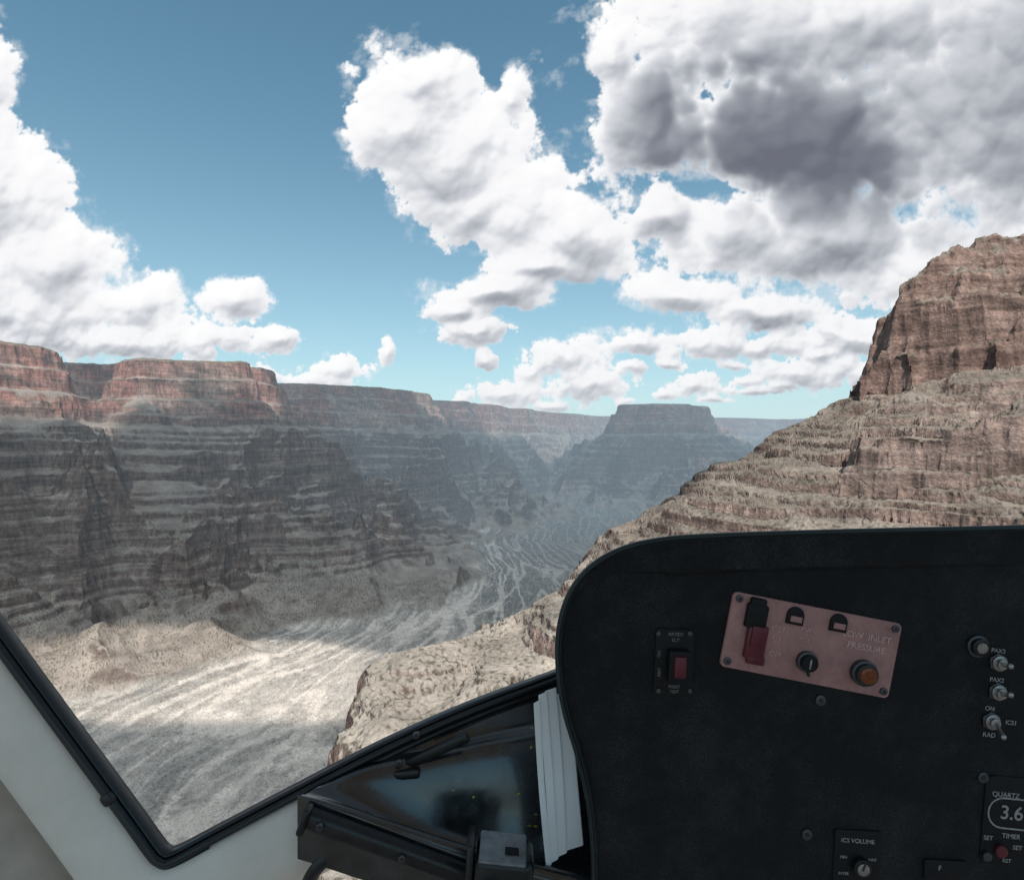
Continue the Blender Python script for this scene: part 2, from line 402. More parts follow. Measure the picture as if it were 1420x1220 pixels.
# ------------------------------------------------------------------ cumulus clouds on a far sky dome
def build_sky_clouds():
    du=.00150
    us=np.arange(-1.15,1.15,du); vs=np.arange(-.01,.98,du)
    U,V=np.meshgrid(us,vs,indexing='ij')
    blobs=[(-.87,.56,.07,.10),(-.85,.39,.12,.12),(-.75,.275,.12,.085),(-.62,.215,.10,.055),(-.455,.225,.055,.030),(-.62,.165,.22,.04),(-.85,.20,.22,.10),(-.385,.160,.030,.016),
     (-.14,.575,.085,.08),(-.17,.50,.09,.09),(-.09,.45,.12,.11),(0.005,.545,.035,.06),(0.0,.38,.11,.085),(.10,.32,.09,.065),(-.07,.36,.08,.06),(.06,.275,.10,.032),
     (-.03,.24,.10,.032),(-.085,.21,.05,.020),(-.06,.175,.055,.018),
     (.55,.68,.38,.13),(.21,.50,.08,.10),(.165,.62,.035,.045),(.46,.50,.28,.15),(.80,.55,.27,.30),(.52,.33,.26,.10),(.74,.28,.22,.09),(.24,.37,.07,.065),
     (.27,.235,.10,.035),(.41,.205,.11,.032),(.35,.155,.14,.024),(.56,.165,.13,.03),(.095,.135,.065,.038),(.12,.09,.065,.030),(-.01,.075,.06,.024),(.30,.085,.04,.018),
     (.46,.11,.08,.020),(.40,.078,.06,.008),(-.21,.142,.015,.018),(-.29,.115,.05,.015),(-.33,.100,.07,.013),(.21,.16,.055,.024),(.60,.11,.07,.018),(.03,.105,.028,.016),
     (.20,.115,.025,.009),(.26,.125,.025,.010),(.36,.125,.03,.009),(-.40,.10,.04,.012),(.50,.135,.04,.012),(.44,.085,.03,.006),(.33,.06,.025,.005),(.18,.062,.025,.006),(-.04,.13,.02,.014),
     (.06,.055,.03,.008),(-.08,.06,.02,.008),(.25,.072,.02,.008),(.38,.10,.03,.010)]
    w1=fbm(U,V,.10,4,300); w2=fbm(U,V,.10,4,310)
    amp=.006+.010*np.clip(V/.35,0,1)
    Uw=U+amp*w1; Vw=V+amp*w2
    kk=.10
    acc=np.zeros_like(U)
    for (u,v,ru,rv) in blobs:
        sc_=1.12 if rv>.03 else 1.25
        ru*=sc_; rv*=sc_*(1.0 if rv>.03 else 1.15)
        dn=np.where(Vw<v,rv*.80,rv)
        f=1-np.sqrt(((Uw-u)/ru)**2+((Vw-v)/dn)**2)
        acc+=np.exp(np.clip(f,-2.5,2)/kk)
    B=kk*np.log(acc)
    def heap(w0,o,seed,g):
        r=0;a=1;tot=0;wl=w0
        for i in range(o):
            k=.12*wl
            r=r+a*worley((U+k*perlin(U/wl*1.3,V/wl*1.3,seed+40+i))/wl,(V+k*perlin(U/wl*1.3,V/wl*1.3,seed+60+i))/wl,seed+i*5); tot+=a; wl/=1.9; a*=g
        return r/tot
    bA=heap(.105,6,320,.66); bB=heap(.034,5,340,.66)
    mixv=sstep(.12,.30,V)
    bl=(bB-bB.mean())/.19*(1-mixv)*1.35+(bA-bA.mean())/.2*mixv
    fb=fbm(U,V,.30,4,350)
    fs=fbm(U,V,.07,4,355)
    D=B+.22*bl+.22*fb+.10*fs+.02
    D=D+.04*fbm(U,V,.010,3,370)
    def gsm(a,k):
        for _ in range(k):
            a=(np.roll(a,1,0)+np.roll(a,-1,0)+2*a)/4; a=(np.roll(a,1,1)+np.roll(a,-1,1)+2*a)/4
        return a
    Dp=np.clip(D,0,1.6)
    Dm=gsm(Dp,4)
    A_=np.zeros((U.shape[0],)); T=np.ones_like(U)
    A2=np.zeros_like(A_); T2=np.ones_like(U)
    for j in range(U.shape[1]-1,-1,-1):
        A_=.3*np.roll(A_,1)+.4*A_+.3*np.roll(A_,-1)
        A_=A_*math.exp(-du/.13)+Dm[:,j]*du; T[:,j]=np.exp(-A_*10)
        A2=.3*np.roll(A2,1)+.4*A2+.3*np.roll(A2,-1)
        A2=A2*math.exp(-du/.03)+Dm[:,j]*du; T2[:,j]=np.exp(-A2*16)
    T=gsm(T,14); T2=gsm(T2,5)
    hs=gsm(Dp,2); hm=gsm(Dp,12); hb=gsm(Dp,60)
    def lam(h,c):
        gx,gy=np.gradient(h,du)
        nx,ny=-gx*c,-gy*c; L=np.sqrt(nx*nx+ny*ny+1); return (nx*(-.25)+ny*.55+.80)/L
    l1=lam(hs,.010); l2=lam(hm,.030); l3=lam(hb,.06)
    cav=np.clip((hb-hm)*1.5,-.2,.4)
    hz_=.55+.45*sstep(.08,.25,V)
    lum=.42+.36*T+.24*T2+(.28*(l3-.75)+.20*(l2-.75))*hz_+.19*(l1-.75)-.09*cav  # cloud lighting and self-shading worked into the vertex colour
    thin=np.exp(-Dp*4.5); lum=lum+.40*thin*(1-lum)
    acc=np.zeros_like(U)
    for (u,v,a,b) in [(.40,.51,.27,.13),(.50,.45,.19,.10),(.31,.555,.14,.08)]:
        f=1-np.sqrt(((Uw-u)/a)**2+((Vw-v)/b)**2); acc+=np.exp(np.clip(f,-2,2)/.22)
    dk=.22*np.log(acc)
    dark=sstep(-.15,.65,dk+.10*fb+.08*fs)*sstep(.05,.5,gsm(D,6))
    acc=np.zeros_like(U)
    for (u,v,a,b) in [(.84,.45,.14,.06),(.48,.285,.17,.045),(.26,.335,.07,.03),(.68,.36,.20,.07),(.62,.62,.2,.10),(.85,.62,.2,.12),(.12,.30,.07,.03),(.42,.19,.10,.02)]:
        f=1-np.sqrt(((Uw-u)/a)**2+((Vw-v)/b)**2); acc+=np.exp(np.clip(f,-2,2)/.3)
    dk2=.3*np.log(acc); dark2=sstep(-.3,.9,dk2+.2*fb)*sstep(.05,.5,gsm(D,6))
    veil=sstep(.12,.45,U)*sstep(.26,.42,V)*sstep(.1,.7,D)
    lum=lum*(1-.15*veil*(1+.4*fb))-.56*dark-.18*dark2*(1-dark)
    lum=lum+(gsm(lum,14)-lum)*np.clip(.85*dark+.5*veil,0,.88)
    lum=np.clip(lum,.0,1.10)
    xs=[0,.2,.45,.7,.88,1.12]
    col=np.stack([np.interp(lum,xs,[.15,.21,.41,.67,.92,1.02]),np.interp(lum,xs,[.16,.225,.435,.69,.92,1.02]),np.interp(lum,xs,[.20,.27,.48,.73,.94,1.02])],-1)
    hzf=np.exp(-np.clip(V,0,1)/.07)*.40
    col=col+(np.array([.62,.70,.76])-col)*hzf[...,None]
    soft=.13+.28*np.clip(fbm(U,V,.15,2,380)+.2,0,1)
    al=sstep(0,1,D/soft)*sstep(-.005,.02,V)
    wis=np.clip(sstep(-.16,.12,D)*sstep(.0,.6,fbm(U*1.0,V*1.6,.05,4,390)+.25),0,1)*.35
    al=np.maximum(al,wis*sstep(-.005,.02,V))
    al=np.where(al<.006,0,al)
    R=45000.
    nrm=np.sqrt(U*U+V*V+1)
    P=np.stack([U/nrm*R,1/nrm*R,V/nrm*R],-1)
    nu,nv=U.shape
    q=(np.arange(nu-1)[:,None]*nv+np.arange(nv-1)[None])
    q=np.stack([q,q+nv,q+nv+1,q+1],-1).reshape(-1,4)
    a=al.ravel(); keep=a[q].max(1)>0; q=q[keep]
    used=np.unique(q); remap=-np.ones(nu*nv,np.int64); remap[used]=np.arange(len(used)); q=remap[q]
    co=P.reshape(-1,3)[used]; c4=np.concatenate([col.reshape(-1,3)[used],a[used][:,None]],1).astype(np.float32)
    me=bpy.data.meshes.new("sky"); me.vertices.add(len(co)); me.vertices.foreach_set("co",co.astype(np.float32).ravel())
    me.loops.add(q.size); me.loops.foreach_set("vertex_index",q.ravel().astype(np.int32))
    me.polygons.add(len(q)); me.polygons.foreach_set("loop_start",(np.arange(len(q))*4).astype(np.int32)); me.polygons.foreach_set("use_smooth",np.ones(len(q),bool))
    me.update(calc_edges=True)
    at=me.color_attributes.new("cloud_color",'FLOAT_COLOR','POINT'); at.data.foreach_set("color",c4.ravel())
    m,t,out=newmat("cumulus")
    an=t.node('ShaderNodeAttribute',attribute_name="cloud_color")
    em=t.node('ShaderNodeEmission'); t.l.new(an.outputs['Color'],em.inputs[0])
    tr=t.node('ShaderNodeBsdfTransparent'); mx=t.node('ShaderNodeMixShader')
    t.l.new(an.outputs['Alpha'],mx.inputs[0]); t.l.new(tr.outputs[0],mx.inputs[1]); t.l.new(em.outputs[0],mx.inputs[2]); t.l.new(mx.outputs[0],out.inputs[0])
    m.cycles.emission_sampling='NONE'
    me.materials.append(m)
    o=bpy.data.objects.new("sky",me); COL.objects.link(o); o["kind"]="structure"; o["label"]="billowing white cumulus clouds with one dark grey belly"

# ------------------------------------------------------------------ mesh helpers
WL={}
def reg(o,parent,world):
    WL[o.name]=Vector(world)
    if parent is not None:
        o.parent=parent; o.location=Vector(world)-WL[parent.name]
    else: o.location=world
class G:
    def __init__(s): s.v=[]; s.f=[]; s.m=[]; s.mats=[]
    def _mi(s,mat):
        if mat not in s.mats: s.mats.append(mat)
        return s.mats.index(mat)
    def add(s,vs,fs,mat,M=None):
        b=len(s.v); k=s._mi(mat)
        for v in vs: s.v.append(M@Vector(v) if M is not None else Vector(v))
        for f in fs: s.f.append([b+i for i in f]); s.m.append(k)
        return s
    def bm(s,bm,mat,M=None):
        bm.verts.ensure_lookup_table(); bm.verts.index_update()
        s.add([v.co.copy() for v in bm.verts],[[v.index for v in f.verts] for f in bm.faces],mat,M); bm.free(); return s
    def box(s,c,size,mat,rot=0,bev=.002,rx=0,rz=0,seg=2):
        b=bmesh.new(); bmesh.ops.create_cube(b,size=1)
        for v in b.verts: v.co=Vector((v.co.x*size[0],v.co.y*size[1],v.co.z*size[2]))
        if bev>0: bmesh.ops.bevel(b,geom=b.edges[:],offset=bev,segments=seg,affect='EDGES',profile=.5)
        M=Matrix.Translation(c)@Matrix.Rotation(rot,4,'Y')@Matrix.Rotation(rx,4,'X')@Matrix.Rotation(rz,4,'Z')
        return s.bm(b,mat,M)
    def cyl(s,c,r,depth,mat,r2=None,seg=24,axis='Y',bev=0,rot=0):
        b=bmesh.new(); bmesh.ops.create_cone(b,cap_ends=True,segments=seg,radius1=r,radius2=r if r2 is None else r2,depth=depth)
        if bev>0:
            bmesh.ops.bevel(b,geom=[e for e in b.edges if len(e.link_faces)==2 and any(len(f.verts)>4 for f in e.link_faces)],offset=bev,segments=2,affect='EDGES',profile=.5)
        R=Matrix.Identity(4)
        if axis=='Y': R=Matrix.Rotation(math.pi/2,4,'X')
        if axis=='X': R=Matrix.Rotation(math.pi/2,4,'Y')
        return s.bm(b,mat,Matrix.Translation(c)@Matrix.Rotation(rot,4,'Y')@R)
    def prism(s,outl,y0,y1,mat,c=(0,0,0),rot=0,bev=0):
        b=bmesh.new(); vs=[b.verts.new((x,y1,z)) for x,z in outl]; f=b.faces.new(vs)
        r=bmesh.ops.extrude_face_region(b,geom=[f])
        for e in r['geom']:
            if isinstance(e,bmesh.types.BMVert): e.co.y=y0
        bmesh.ops.recalc_face_normals(b,faces=b.faces[:])
        if bev>0: bmesh.ops.bevel(b,geom=[e for e in b.edges if abs(e.verts[0].co.y-y0)<1e-6 and abs(e.verts[1].co.y-y0)<1e-6],offset=bev,segments=2,affect='EDGES',profile=.5)
        return s.bm(b,mat,Matrix.Translation(c)@Matrix.Rotation(rot,4,'Y'))
    def grid(s,rows,mat,close=False,flip=False):
        nr=len(rows); nc=len(rows[0]); vs=[p for r in rows for p in r]; fs=[]
        for i in range(nr-1):
            for j in range(nc if close else nc-1):
                k=(j+1)%nc
                q=[i*nc+j,i*nc+k,(i+1)*nc+k,(i+1)*nc+j]
                fs.append(q[::-1] if flip else q)
        return s.add(vs,fs,mat)
    def obj(s,name,parent=None,smooth=40,label=None,cat=None,kind=None):
        xs=[v.x for v in s.v]; ys=[v.y for v in s.v]; zs=[v.z for v in s.v]
        c=Vector(((min(xs)+max(xs))/2,(min(ys)+max(ys))/2,(min(zs)+max(zs))/2))
        me=bpy.data.meshes.new(name); me.from_pydata([v-c for v in s.v],[],s.f)
        for m in s.mats: me.materials.append(m)
        me.polygons.foreach_set("material_index",s.m)
        b=bmesh.new(); b.from_mesh(me); 
        for e in b.edges:
            if len(e.link_faces)==2: e.smooth = e.calc_face_angle(0)<math.radians(smooth)
        b.to_mesh(me); b.free()
        me.polygons.foreach_set("use_smooth",[True]*len(me.polygons)); me.update()
        o=bpy.data.objects.new(name,me); COL.objects.link(o); reg(o,parent,c)
        if label: o["label"]=label
        if cat: o["category"]=cat
        if kind: o["kind"]=kind
        return o
def catmull(P,k=8,closed=False):
    P=[Vector(p) for p in P]; n=len(P); out=[]
    rngi=range(n if closed else n-1)
    for i in rngi:
        p0=P[(i-1)%n] if closed or i>0 else P[0]*2-P[1]
        p1=P[i]; p2=P[(i+1)%n]
        p3=P[(i+2)%n] if closed or i+2<n else P[-1]*2-P[-2]
        for j in range(k):
            t=j/k
            out.append(.5*((2*p1)+(p2-p0)*t+(2*p0-5*p1+4*p2-p3)*t*t+(3*p1-p0-3*p2+p3)*t**3))
    if not closed: out.append(P[-1])
    return out
def path_normals(path):
    N=[]
    for i in range(len(path)):
        a=path[max(i-1,0)]; b=path[min(i+1,len(path)-1)]
        d=b-a; d=Vector((d.x,0,d.z)).normalized()
        N.append(Vector((d.z,0,-d.x)))
    return N
def sweep(g,path,prof,mat,closed_prof=True,flip=False):
    N=path_normals(path); rows=[]
    for p,nn in zip(path,N): rows.append([p+nn*a+Vector((0,b,0)) for a,b in prof])
    g.grid(rows,mat,close=closed_prof,flip=flip)
def rrect(w,h,r,k=5):
    o=[]
    for cx,cz,a0 in [(w/2-r,h/2-r,0),(-w/2+r,h/2-r,90),(-w/2+r,-h/2+r,180),(w/2-r,-h/2+r,270)]:
        for i in range(k+1):
            a=math.radians(a0+90*i/k); o.append((cx+r*math.cos(a),cz+r*math.sin(a)))
    return o
def text(body,x,y,z,size,mat,parent,rot=0,align='CENTER',sp=1.0):
    cu=bpy.data.curves.new("lettering",'FONT'); cu.body=body; cu.size=size; cu.align_x=align; cu.align_y='CENTER'; cu.extrude=.0002; cu.space_character=sp; cu.offset=size*.010
    tmp=bpy.data.objects.new("tmp",cu); COL.objects.link(tmp)
    bpy.context.view_layer.update()
    dg=bpy.context.evaluated_depsgraph_get()
    me=bpy.data.meshes.new_from_object(tmp.evaluated_get(dg)); 
    bpy.data.objects.remove(tmp); me.name="lettering"
    me.transform(Matrix.Rotation(rot,4,'Y')@Matrix.Rotation(math.pi/2,4,'X'))
    me.materials.clear(); me.materials.append(mat)
    o=bpy.data.objects.new("lettering",me); COL.objects.link(o); reg(o,parent,(x,y,z))
    return o

# ------------------------------------------------------------------ helicopter cabin
def build_cabin():
    R=math.radians
    black=simple("panel_black",(.011,.021,.023),.42,0,25,.35,.35,900,.5)
    dark=simple("matt_black",(.008,.008,.010),.6,0,60,.4,.2,900,.3)
    face=simple("panel_face",(.0078,.0082,.0105),.7,0,360,1.0,1.0,1000,.3,0,9,(.022,.025,.028))
    trim=simple("rubber_trim",(.013,.014,.016),.36,0,40,.3,.15,300,.5)
    gloss=simple("moulded_black_plastic",(.012,.013,.015),.25,0,30,.5,.08,130,.8,.7,9,(.022,.024,.026))
    blkmet=simple("black_metal",(.017,.018,.020),.33,.3,60,.3,.1,500)
    white=simple("cream_liner",(.83,.745,.675),.55,0,14,.06,.25,500,.4,0,5,(.77,.68,.61))
    tan=simple("painted_shade_lining",(.46,.38,.33),.7,0,20,.15,.3,400)  # brown carries the shade on the liner's outer edge
    salmon=simple("salmon_plate",(.43,.225,.215),.6,0,50,.2,.2,900,.3,0,12,(.32,.16,.15))
    steel=simple("steel",(.42,.41,.40),.32,.9,120,.2,.1,700)
    brushed=simple("brushed_grey_metal",(.22,.235,.245),.42,.6,90,.3,.1,500)
    dsteel=simple("dark_steel",(.10,.10,.11),.4,.8,120,.2,.1,700)
    redp=simple("red_plastic",(.12,.014,.026),.45,0,60,.2,.05,300)
    amber=simple("amber_lens",(.20,.05,.015),.2,0,200,.35,.1,900)
    ink=simple("white_ink",(.31,.30,.30),.6,0,300,.5,0)
    dimink=simple("worn_white_ink",(.17,.165,.165),.6,0,300,.5,0)
    pink=simple("pale_pink_ink",(.62,.39,.375),.6,0,300,.3,0)
    pink2=simple("worn_pink_ink",(.54,.315,.30),.6,0,300,.3,0)
    paper=simple("white_paper",(.90,.90,.92),.8,0,12,.03,.05,200,.2)
    digit=simple("dim_digit",(.33,.31,.31),.4,0,200,.2,0)
    fleck=simple("yellow_green_reflection",(.42,.46,.06),.6,0,200,.3,0)
    heli=bpy.data.objects.new("helicopter",None); COL.objects.link(heli); heli.empty_display_size=.2
    reg(heli,None,(0,.9,-.95))
    heli["label"]="helicopter cabin nose with black instrument panel and cream window liner"; heli["category"]="helicopter"

    ctrl=[(1.05,-.108),(.71,-.118),(.45,-.124),(.27,-.130),(.195,-.137),(.145,-.151),(.107,-.174),(.082,-.203),(.067,-.238),(.060,-.28),(.0615,-.33),(.070,-.38),(.085,-.43),(.098,-.48),(.106,-.53),(.110,-.60),(.112,-.85)]
    pth=catmull([(x,.85,z) for x,z in ctrl],8)
    Nn=path_normals(pth)
    s=1 if (Nn[5].z<0) else -1
    def loop(off,y,thin=False):
        o=[]
        for i,(p,nn) in enumerate(zip(pth,Nn)):
            k=off
            if thin: k=.010+(off-.010)*(1-min(max((i-28)/30.,0),1))
            o.append(Vector((p.x,y,p.z))+nn*(s*k))
        return o
    rows=[loop(.058,.8615,True),loop(.054,.8565,True),loop(.052,.8555,True),loop(.0085,.8550),loop(.0075,.8545),loop(.0065,.8505),loop(.0045,.8475),loop(.0015,.848),loop(0,.851),loop(.0005,.858),loop(.004,.872),loop(.018,.91),loop(.06,1.0)]
    g=G(); g.grid(rows[3:],black); g.grid(rows[2:4],face)
    panel_g=G()
    inner=rows[0]
    vs=inner+[Vector((1.05,.8615,-.85))]
    panel_g.add(vs,[list(range(len(vs)))],face)
    panel_g.grid(rows[:3],face)
    panel=panel_g.obj("instrument_panel",heli,label="black crinkle-painted instrument panel with switches and plates")
    g.obj("glare_shield",panel,smooth=60)
    F=.8612
    pr=R(11)
    pc=(.4180,.859,-.2865)
    def onp(dx,dz):
        return (pc[0]+dx*math.cos(pr)+dz*math.sin(pr), pc[2]-dx*math.sin(pr)+dz*math.cos(pr))
    g=G(); g.prism(rrect(.240,.106,.007),-.004,0,salmon,(pc[0],F-.0005,pc[2]),pr,.0008)
    plate=g.obj("warning_plate",panel,label="dusty pink switch plate with screws")
    Y=F-.0048
    for dx,dz in [(-.111,.045),(.111,.045),(-.111,-.044),(.111,-.044)]:
        x,z=onp(dx,dz); g=G(); g.cyl((x,Y-.001,z),.0052,.003,dsteel,seg=20,bev=.0008); g.cyl((x,Y-.0028,z),.0022,.0012,black,seg=6); g.obj("screw",panel)
    x,z=onp(-.084,.022); g=G()
    g.box((x,Y-.004,z+.004),(.030,.009,.034),dark,pr,.003)
    g.box((x+.003,Y-.004,z+.022),(.022,.008,.014),dark,pr,.002)
    g.box((x-.001,Y-.004,z-.032),(.029,.008,.048),redp,pr,.003)
    g.box((x-.002,Y-.004,z-.057),(.026,.008,.012),redp,pr,.003)
    g.box((x+.0,Y-.009,z-.024),(.018,.003,.030),redp,pr,.0014)
    g.obj("guarded_switch",panel,label="switch under a red flip guard")
    for dx,dz in [(-.030,.037),(.031,.039)]:
        x,z=onp(dx,dz); o=[(-.012,-.013),(.012,-.013)]+[(.012*math.cos(a),.012*math.sin(a)) for a in [math.pi*i/12 for i in range(13)]]
        g=G(); g.prism(o,-.003,0,dark,(x,Y,z),pr,.0006); g.box((x,Y-.0035,z-.005),(.016,.002,.008),salmon,pr,.0005); g.obj("warning_light",panel,label="black half-round indicator window")
    x,z=onp(-.003,-.023); g=G(); g.cyl((x,Y-.003,z),.0145,.007,dsteel,bev=.001,seg=32); g.cyl((x,Y-.009,z),.0115,.008,dark,bev=.001,seg=32); g.box((x,Y-.0135,z),(.0022,.002,.013),ink,pr,.0005); g.cyl((x,Y-.007,z-.0165),.0025,.003,black,seg=10); g.obj("rotary_switch",panel)
    x,z=onp(.077,-.023); g=G(); g.cyl((x,Y-.004,z),.018,.009,dsteel,bev=.0015,seg=28); g.cyl((x,Y-.011,z),.0150,.008,black,bev=.001,seg=14); g.cyl((x,Y-.015,z),.0118,.005,amber,bev=.002,seg=24); g.obj("warning_lamp",panel,label="amber press-to-test lamp in black ring")
    for tx,dx,dz,sz in [("LOW  INLET",.074,.026,.0125),("PRESSURE",.076,.011,.0125),("GEN",-.047,.013,.012),("N2",-.050,-.002,.010),("FUEL",-.008,.020,.010),("RESET",-.008,.006,.008),("OFF",-.047,-.022,.010)]:
        x,z=onp(dx,dz); text(tx,x,Y-.0003,z,sz,pink if dx>.05 else pink2,panel,pr)
    c=(.227,F,-.311); r2=R(3)
    g=G(); g.prism(rrect(.054,.092,.003),-.003,0,dark,c,r2,.0006); g.obj("switch_plate",panel,label="small black plate with white lettering")
    g=G(); g.box((c[0]+.004,F-.010,c[2]-.002),(.030,.015,.044),dark,r2,.003); g.box((c[0]+.004,F-.018,c[2]-.001),(.017,.010,.030),redp,r2,.003); g.obj("guarded_switch",panel,label="small red rocker switch in black guard")
    for dx,dz in [(-.022,.040),(.022,.040),(-.022,-.040),(.022,-.040)]:
        g=G(); g.cyl((c[0]+dx,F-.0035,c[2]+dz),.0032,.002,dsteel,seg=14,bev=.0004); g.obj("screw",panel)
    text("ARTEX",c[0]+.002,F-.0034,c[2]+.039,.0068,dimink,panel,r2); text("ELT",c[0]+.002,F-.0034,c[2]+.031,.0068,dimink,panel,r2)
    text("ON",c[0]-.021,F-.0034,c[2]+.012,.006,dimink,panel,r2+R(-90)); text("ARM",c[0]-.021,F-.0034,c[2]-.014,.006,dimink,panel,r2+R(-90))
    text("RESET",c[0],F-.0034,c[2]-.034,.006,dimink,panel,r2); text("TEST",c[0],F-.0034,c[2]-.041,.006,dimink,panel,r2)
    def toggle(x,z,bx,bz,big=1.0,lab=None):
        g=G(); g.cyl((x,F-.0015,z),.0135*big,.003,dsteel,seg=6,bev=.0006); g.cyl((x,F-.004,z),.0105*big,.004,steel,seg=24,bev=.0008); g.cyl((x,F-.008,z),.007*big,.006,steel,seg=18,bev=.0006)
        a=Vector((x,F-.010,z)); b=Vector((x+bx,F-.026,z+bz)); d=b-a
        q=d.to_track_quat('Z','Y').to_matrix().to_4x4(); bm=bmesh.new(); bmesh.ops.create_cone(bm,cap_ends=True,segments=14,radius1=.0024,radius2=.004,depth=d.length)
        g.bm(bm,steel,Matrix.Translation((a+b)/2)@q)
        bm=bmesh.new(); bmesh.ops.create_uvsphere(bm,u_segments=14,v_segments=8,radius=.0042); g.bm(bm,steel,Matrix.Translation(b))
        return g.obj("toggle_switch",panel,label=lab)
    toggle(.682,-.312,-.003,.004); toggle(.681,-.353,-.002,.006); toggle(.672,-.394,-.003,-.010)
    g=G(); g.cyl((.653,F-.002,-.289),.0155,.004,dsteel,seg=28,bev=.001); g.cyl((.653,F-.006,-.289),.012,.007,blkmet,seg=28,bev=.001); g.cyl((.653,F-.0100,-.289),.0075,.002,steel,seg=20); g.obj("jack_socket",panel)
    for tx,x,z,sz in [("PAX3",.683,-.296,.0085),("PAX2",.681,-.337,.0085),("ON",.671,-.377,.0085),("RAD",.670,-.414,.0090),("ICS1",.701,-.397,.0085)]:
        text(tx,x,F-.0004,z,sz,ink,panel,R(7))
    for x,z in [(.661,-.473),(.433,-.365),(.414,-.553)]:
        g=G(); g.cyl((x,F-.001,z),.0075,.003,dsteel,seg=20,bev=.001); g.cyl((x,F-.0027,z),.003,.001,black,seg=6); g.obj("screw",panel)
    g=G(); g.prism(rrect(.150,.125,.012),-.002,0,dark,(.735,F,-.538),R(5),.0008)
    ck=g.obj("timer_clock",panel,label="black quartz timer with white outlined display")
    cr=R(6); cx,cz=.726,-.526
    g=G(); 
    def ring(w,h,r,th):
        a=rrect(w,h,r); b=rrect(w-2*th,h-2*th,max(r-th,.001)); M=Matrix.Translation((cx,F-.0028,cz))@Matrix.Rotation(cr,4,'Y')
        nA=len(a); vs=[(p[0],0,p[1]) for p in a]+[(p[0],0,p[1]) for p in b]
        g.add(vs,[[i,(i+1)%nA,nA+(i+1)%nA,nA+i] for i in range(nA)],ink,M)
    ring(.120,.044,.021,.0022); g.obj("display_frame",panel)
    text("3.6",cx-.026,F-.0026,cz+.003,.027,digit,panel,cr)
    text("QUARTZ",.692,F-.0026,-.497,.0095,ink,panel,cr); text("TIMER",.699,F-.0026,-.555,.0095,ink,panel,cr); text("SET",.667,F-.0026,-.557,.0085,ink,panel,cr); text("SET",.708,F-.0026,-.571,.0085,ink,panel,cr); text("RST",.693,F-.0026,-.589,.0075,ink,panel,cr)
    g=G(); g.cyl((.683,F-.005,-.574),.0085,.006,redp,seg=20,bev=.0015); g.obj("push_button",panel,label="red round push button")
    g=G(); g.cyl((.663,F-.005,-.581),.0065,.005,dsteel,seg=18,bev=.001); g.obj("push_button",panel,label="dark round push button")
    g=G(); g.prism(rrect(.066,.075,.003),-.003,0,dark,(.484,F,-.584),R(3),.0006); g.obj("intercom_plate",panel)
    g=G(); g.cyl((.486,F-.008,-.594),.0125,.010,blkmet,seg=22,bev=.0015); g.cyl((.486,F-.0135,-.594),.0085,.003,steel,seg=22,bev=.001); g.box((.486,F-.0155,-.590),(.0022,.0015,.009),black,R(20),.0003); g.obj("volume_knob",panel)
    text("ICS VOLUME",.484,F-.0034,-.561,.0084,ink,panel,R(4)); text("MIN",.464,F-.0034,-.583,.0054,ink,panel,R(4)); text("MAX",.504,F-.0034,-.587,.0054,ink,panel,R(4)); text("INTER",.464,F-.0034,-.606,.0054,ink,panel,R(4))
    g=G(); g.prism(rrect(.060,.03,.003),-.004,0,dark,(.607,F,-.603),R(3),.0006); g.obj("intercom_plate",panel); text("F",.598,F-.0044,-.598,.009,ink,panel,R(4))

    V=[(-.80,.85,-.150),(-.71,.85,-.275),(-.60,.85,-.425),(-.53,.85,-.520),(-.497,.85,-.566),(-.486,.85,-.577),(-.472,.852,-.579),(-.42,.865,-.557),(-.349,.90,-.533),(-.201,.95,-.476),(-.06,1.0,-.434),(.082,1.05,-.402),(.2,1.1,-.37)]
    vp=catmull(V,8)
    def prof(a0,a1,b0,b1,r=.003):
        return [(a0+r,b0),(a1-r,b0),(a1,b0+r),(a1,b1-r),(a1-r,b1),(a0+r,b1),(a0,b1-r),(a0,b0+r)]
    Nv=path_normals(vp)
    so=1 if Nv[4].x<0 else -1
    def sprof(a0,a1,b0,b1,r=.003):
        a0,a1=(a0*so,a1*so); a0,a1=min(a0,a1),max(a0,a1)
        return prof(a0,a1,b0,b1,r)
    g=G()
    sweep(g,vp,sprof(-.001,.0085,-.010,.02,.003),trim)
    sweep(g,vp,sprof(-.006,-.002,-.003,.02,.0015),trim)
    frame=g.obj("window_frame",heli,smooth=50,label="black rubber-sealed window frame meeting in a corner")
    g=G(); sweep(g,vp[:8*7],sprof(.0095,.0135,-.005,.02,.0015),trim); g.obj("window_seal",frame,smooth=50)
    g=G(); i=21; d=(vp[i+1]-vp[i]).normalized(); g.box(tuple(vp[i]+Vector((-.004,.000,-.003))),(.018,.026,.016),trim,math.atan2(-d.z,d.x),.005); g.obj("frame_joint",frame)
    lp=[p for p in vp if p.x<-.262]
    Nl=path_normals(lp)
    offs=[(.009,.004),(.013,-.006),(.021,-.013),(.045,-.020),(.075,-.020),(.105,-.008),(.130,.015),(.150,.05)]
    rows=[]
    for a,b in offs: rows.append([p+nn*(so*a)+Vector((0,b,0)) for p,nn in zip(lp,Nl)])
    g=G(); g.grid(rows,white); g.obj("window_liner",heli,smooth=60,label="cream painted curved liner below the window")
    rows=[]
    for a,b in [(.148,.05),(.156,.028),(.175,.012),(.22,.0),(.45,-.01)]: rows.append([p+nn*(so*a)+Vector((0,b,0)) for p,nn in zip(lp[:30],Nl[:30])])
    g=G(); g.grid(rows,tan); g.obj("liner_shade",heli,smooth=60,label="brownish liner edge with its shade put into the colour")
    sub=[p for p in vp if -.275<p.x<.2]
    g=G()
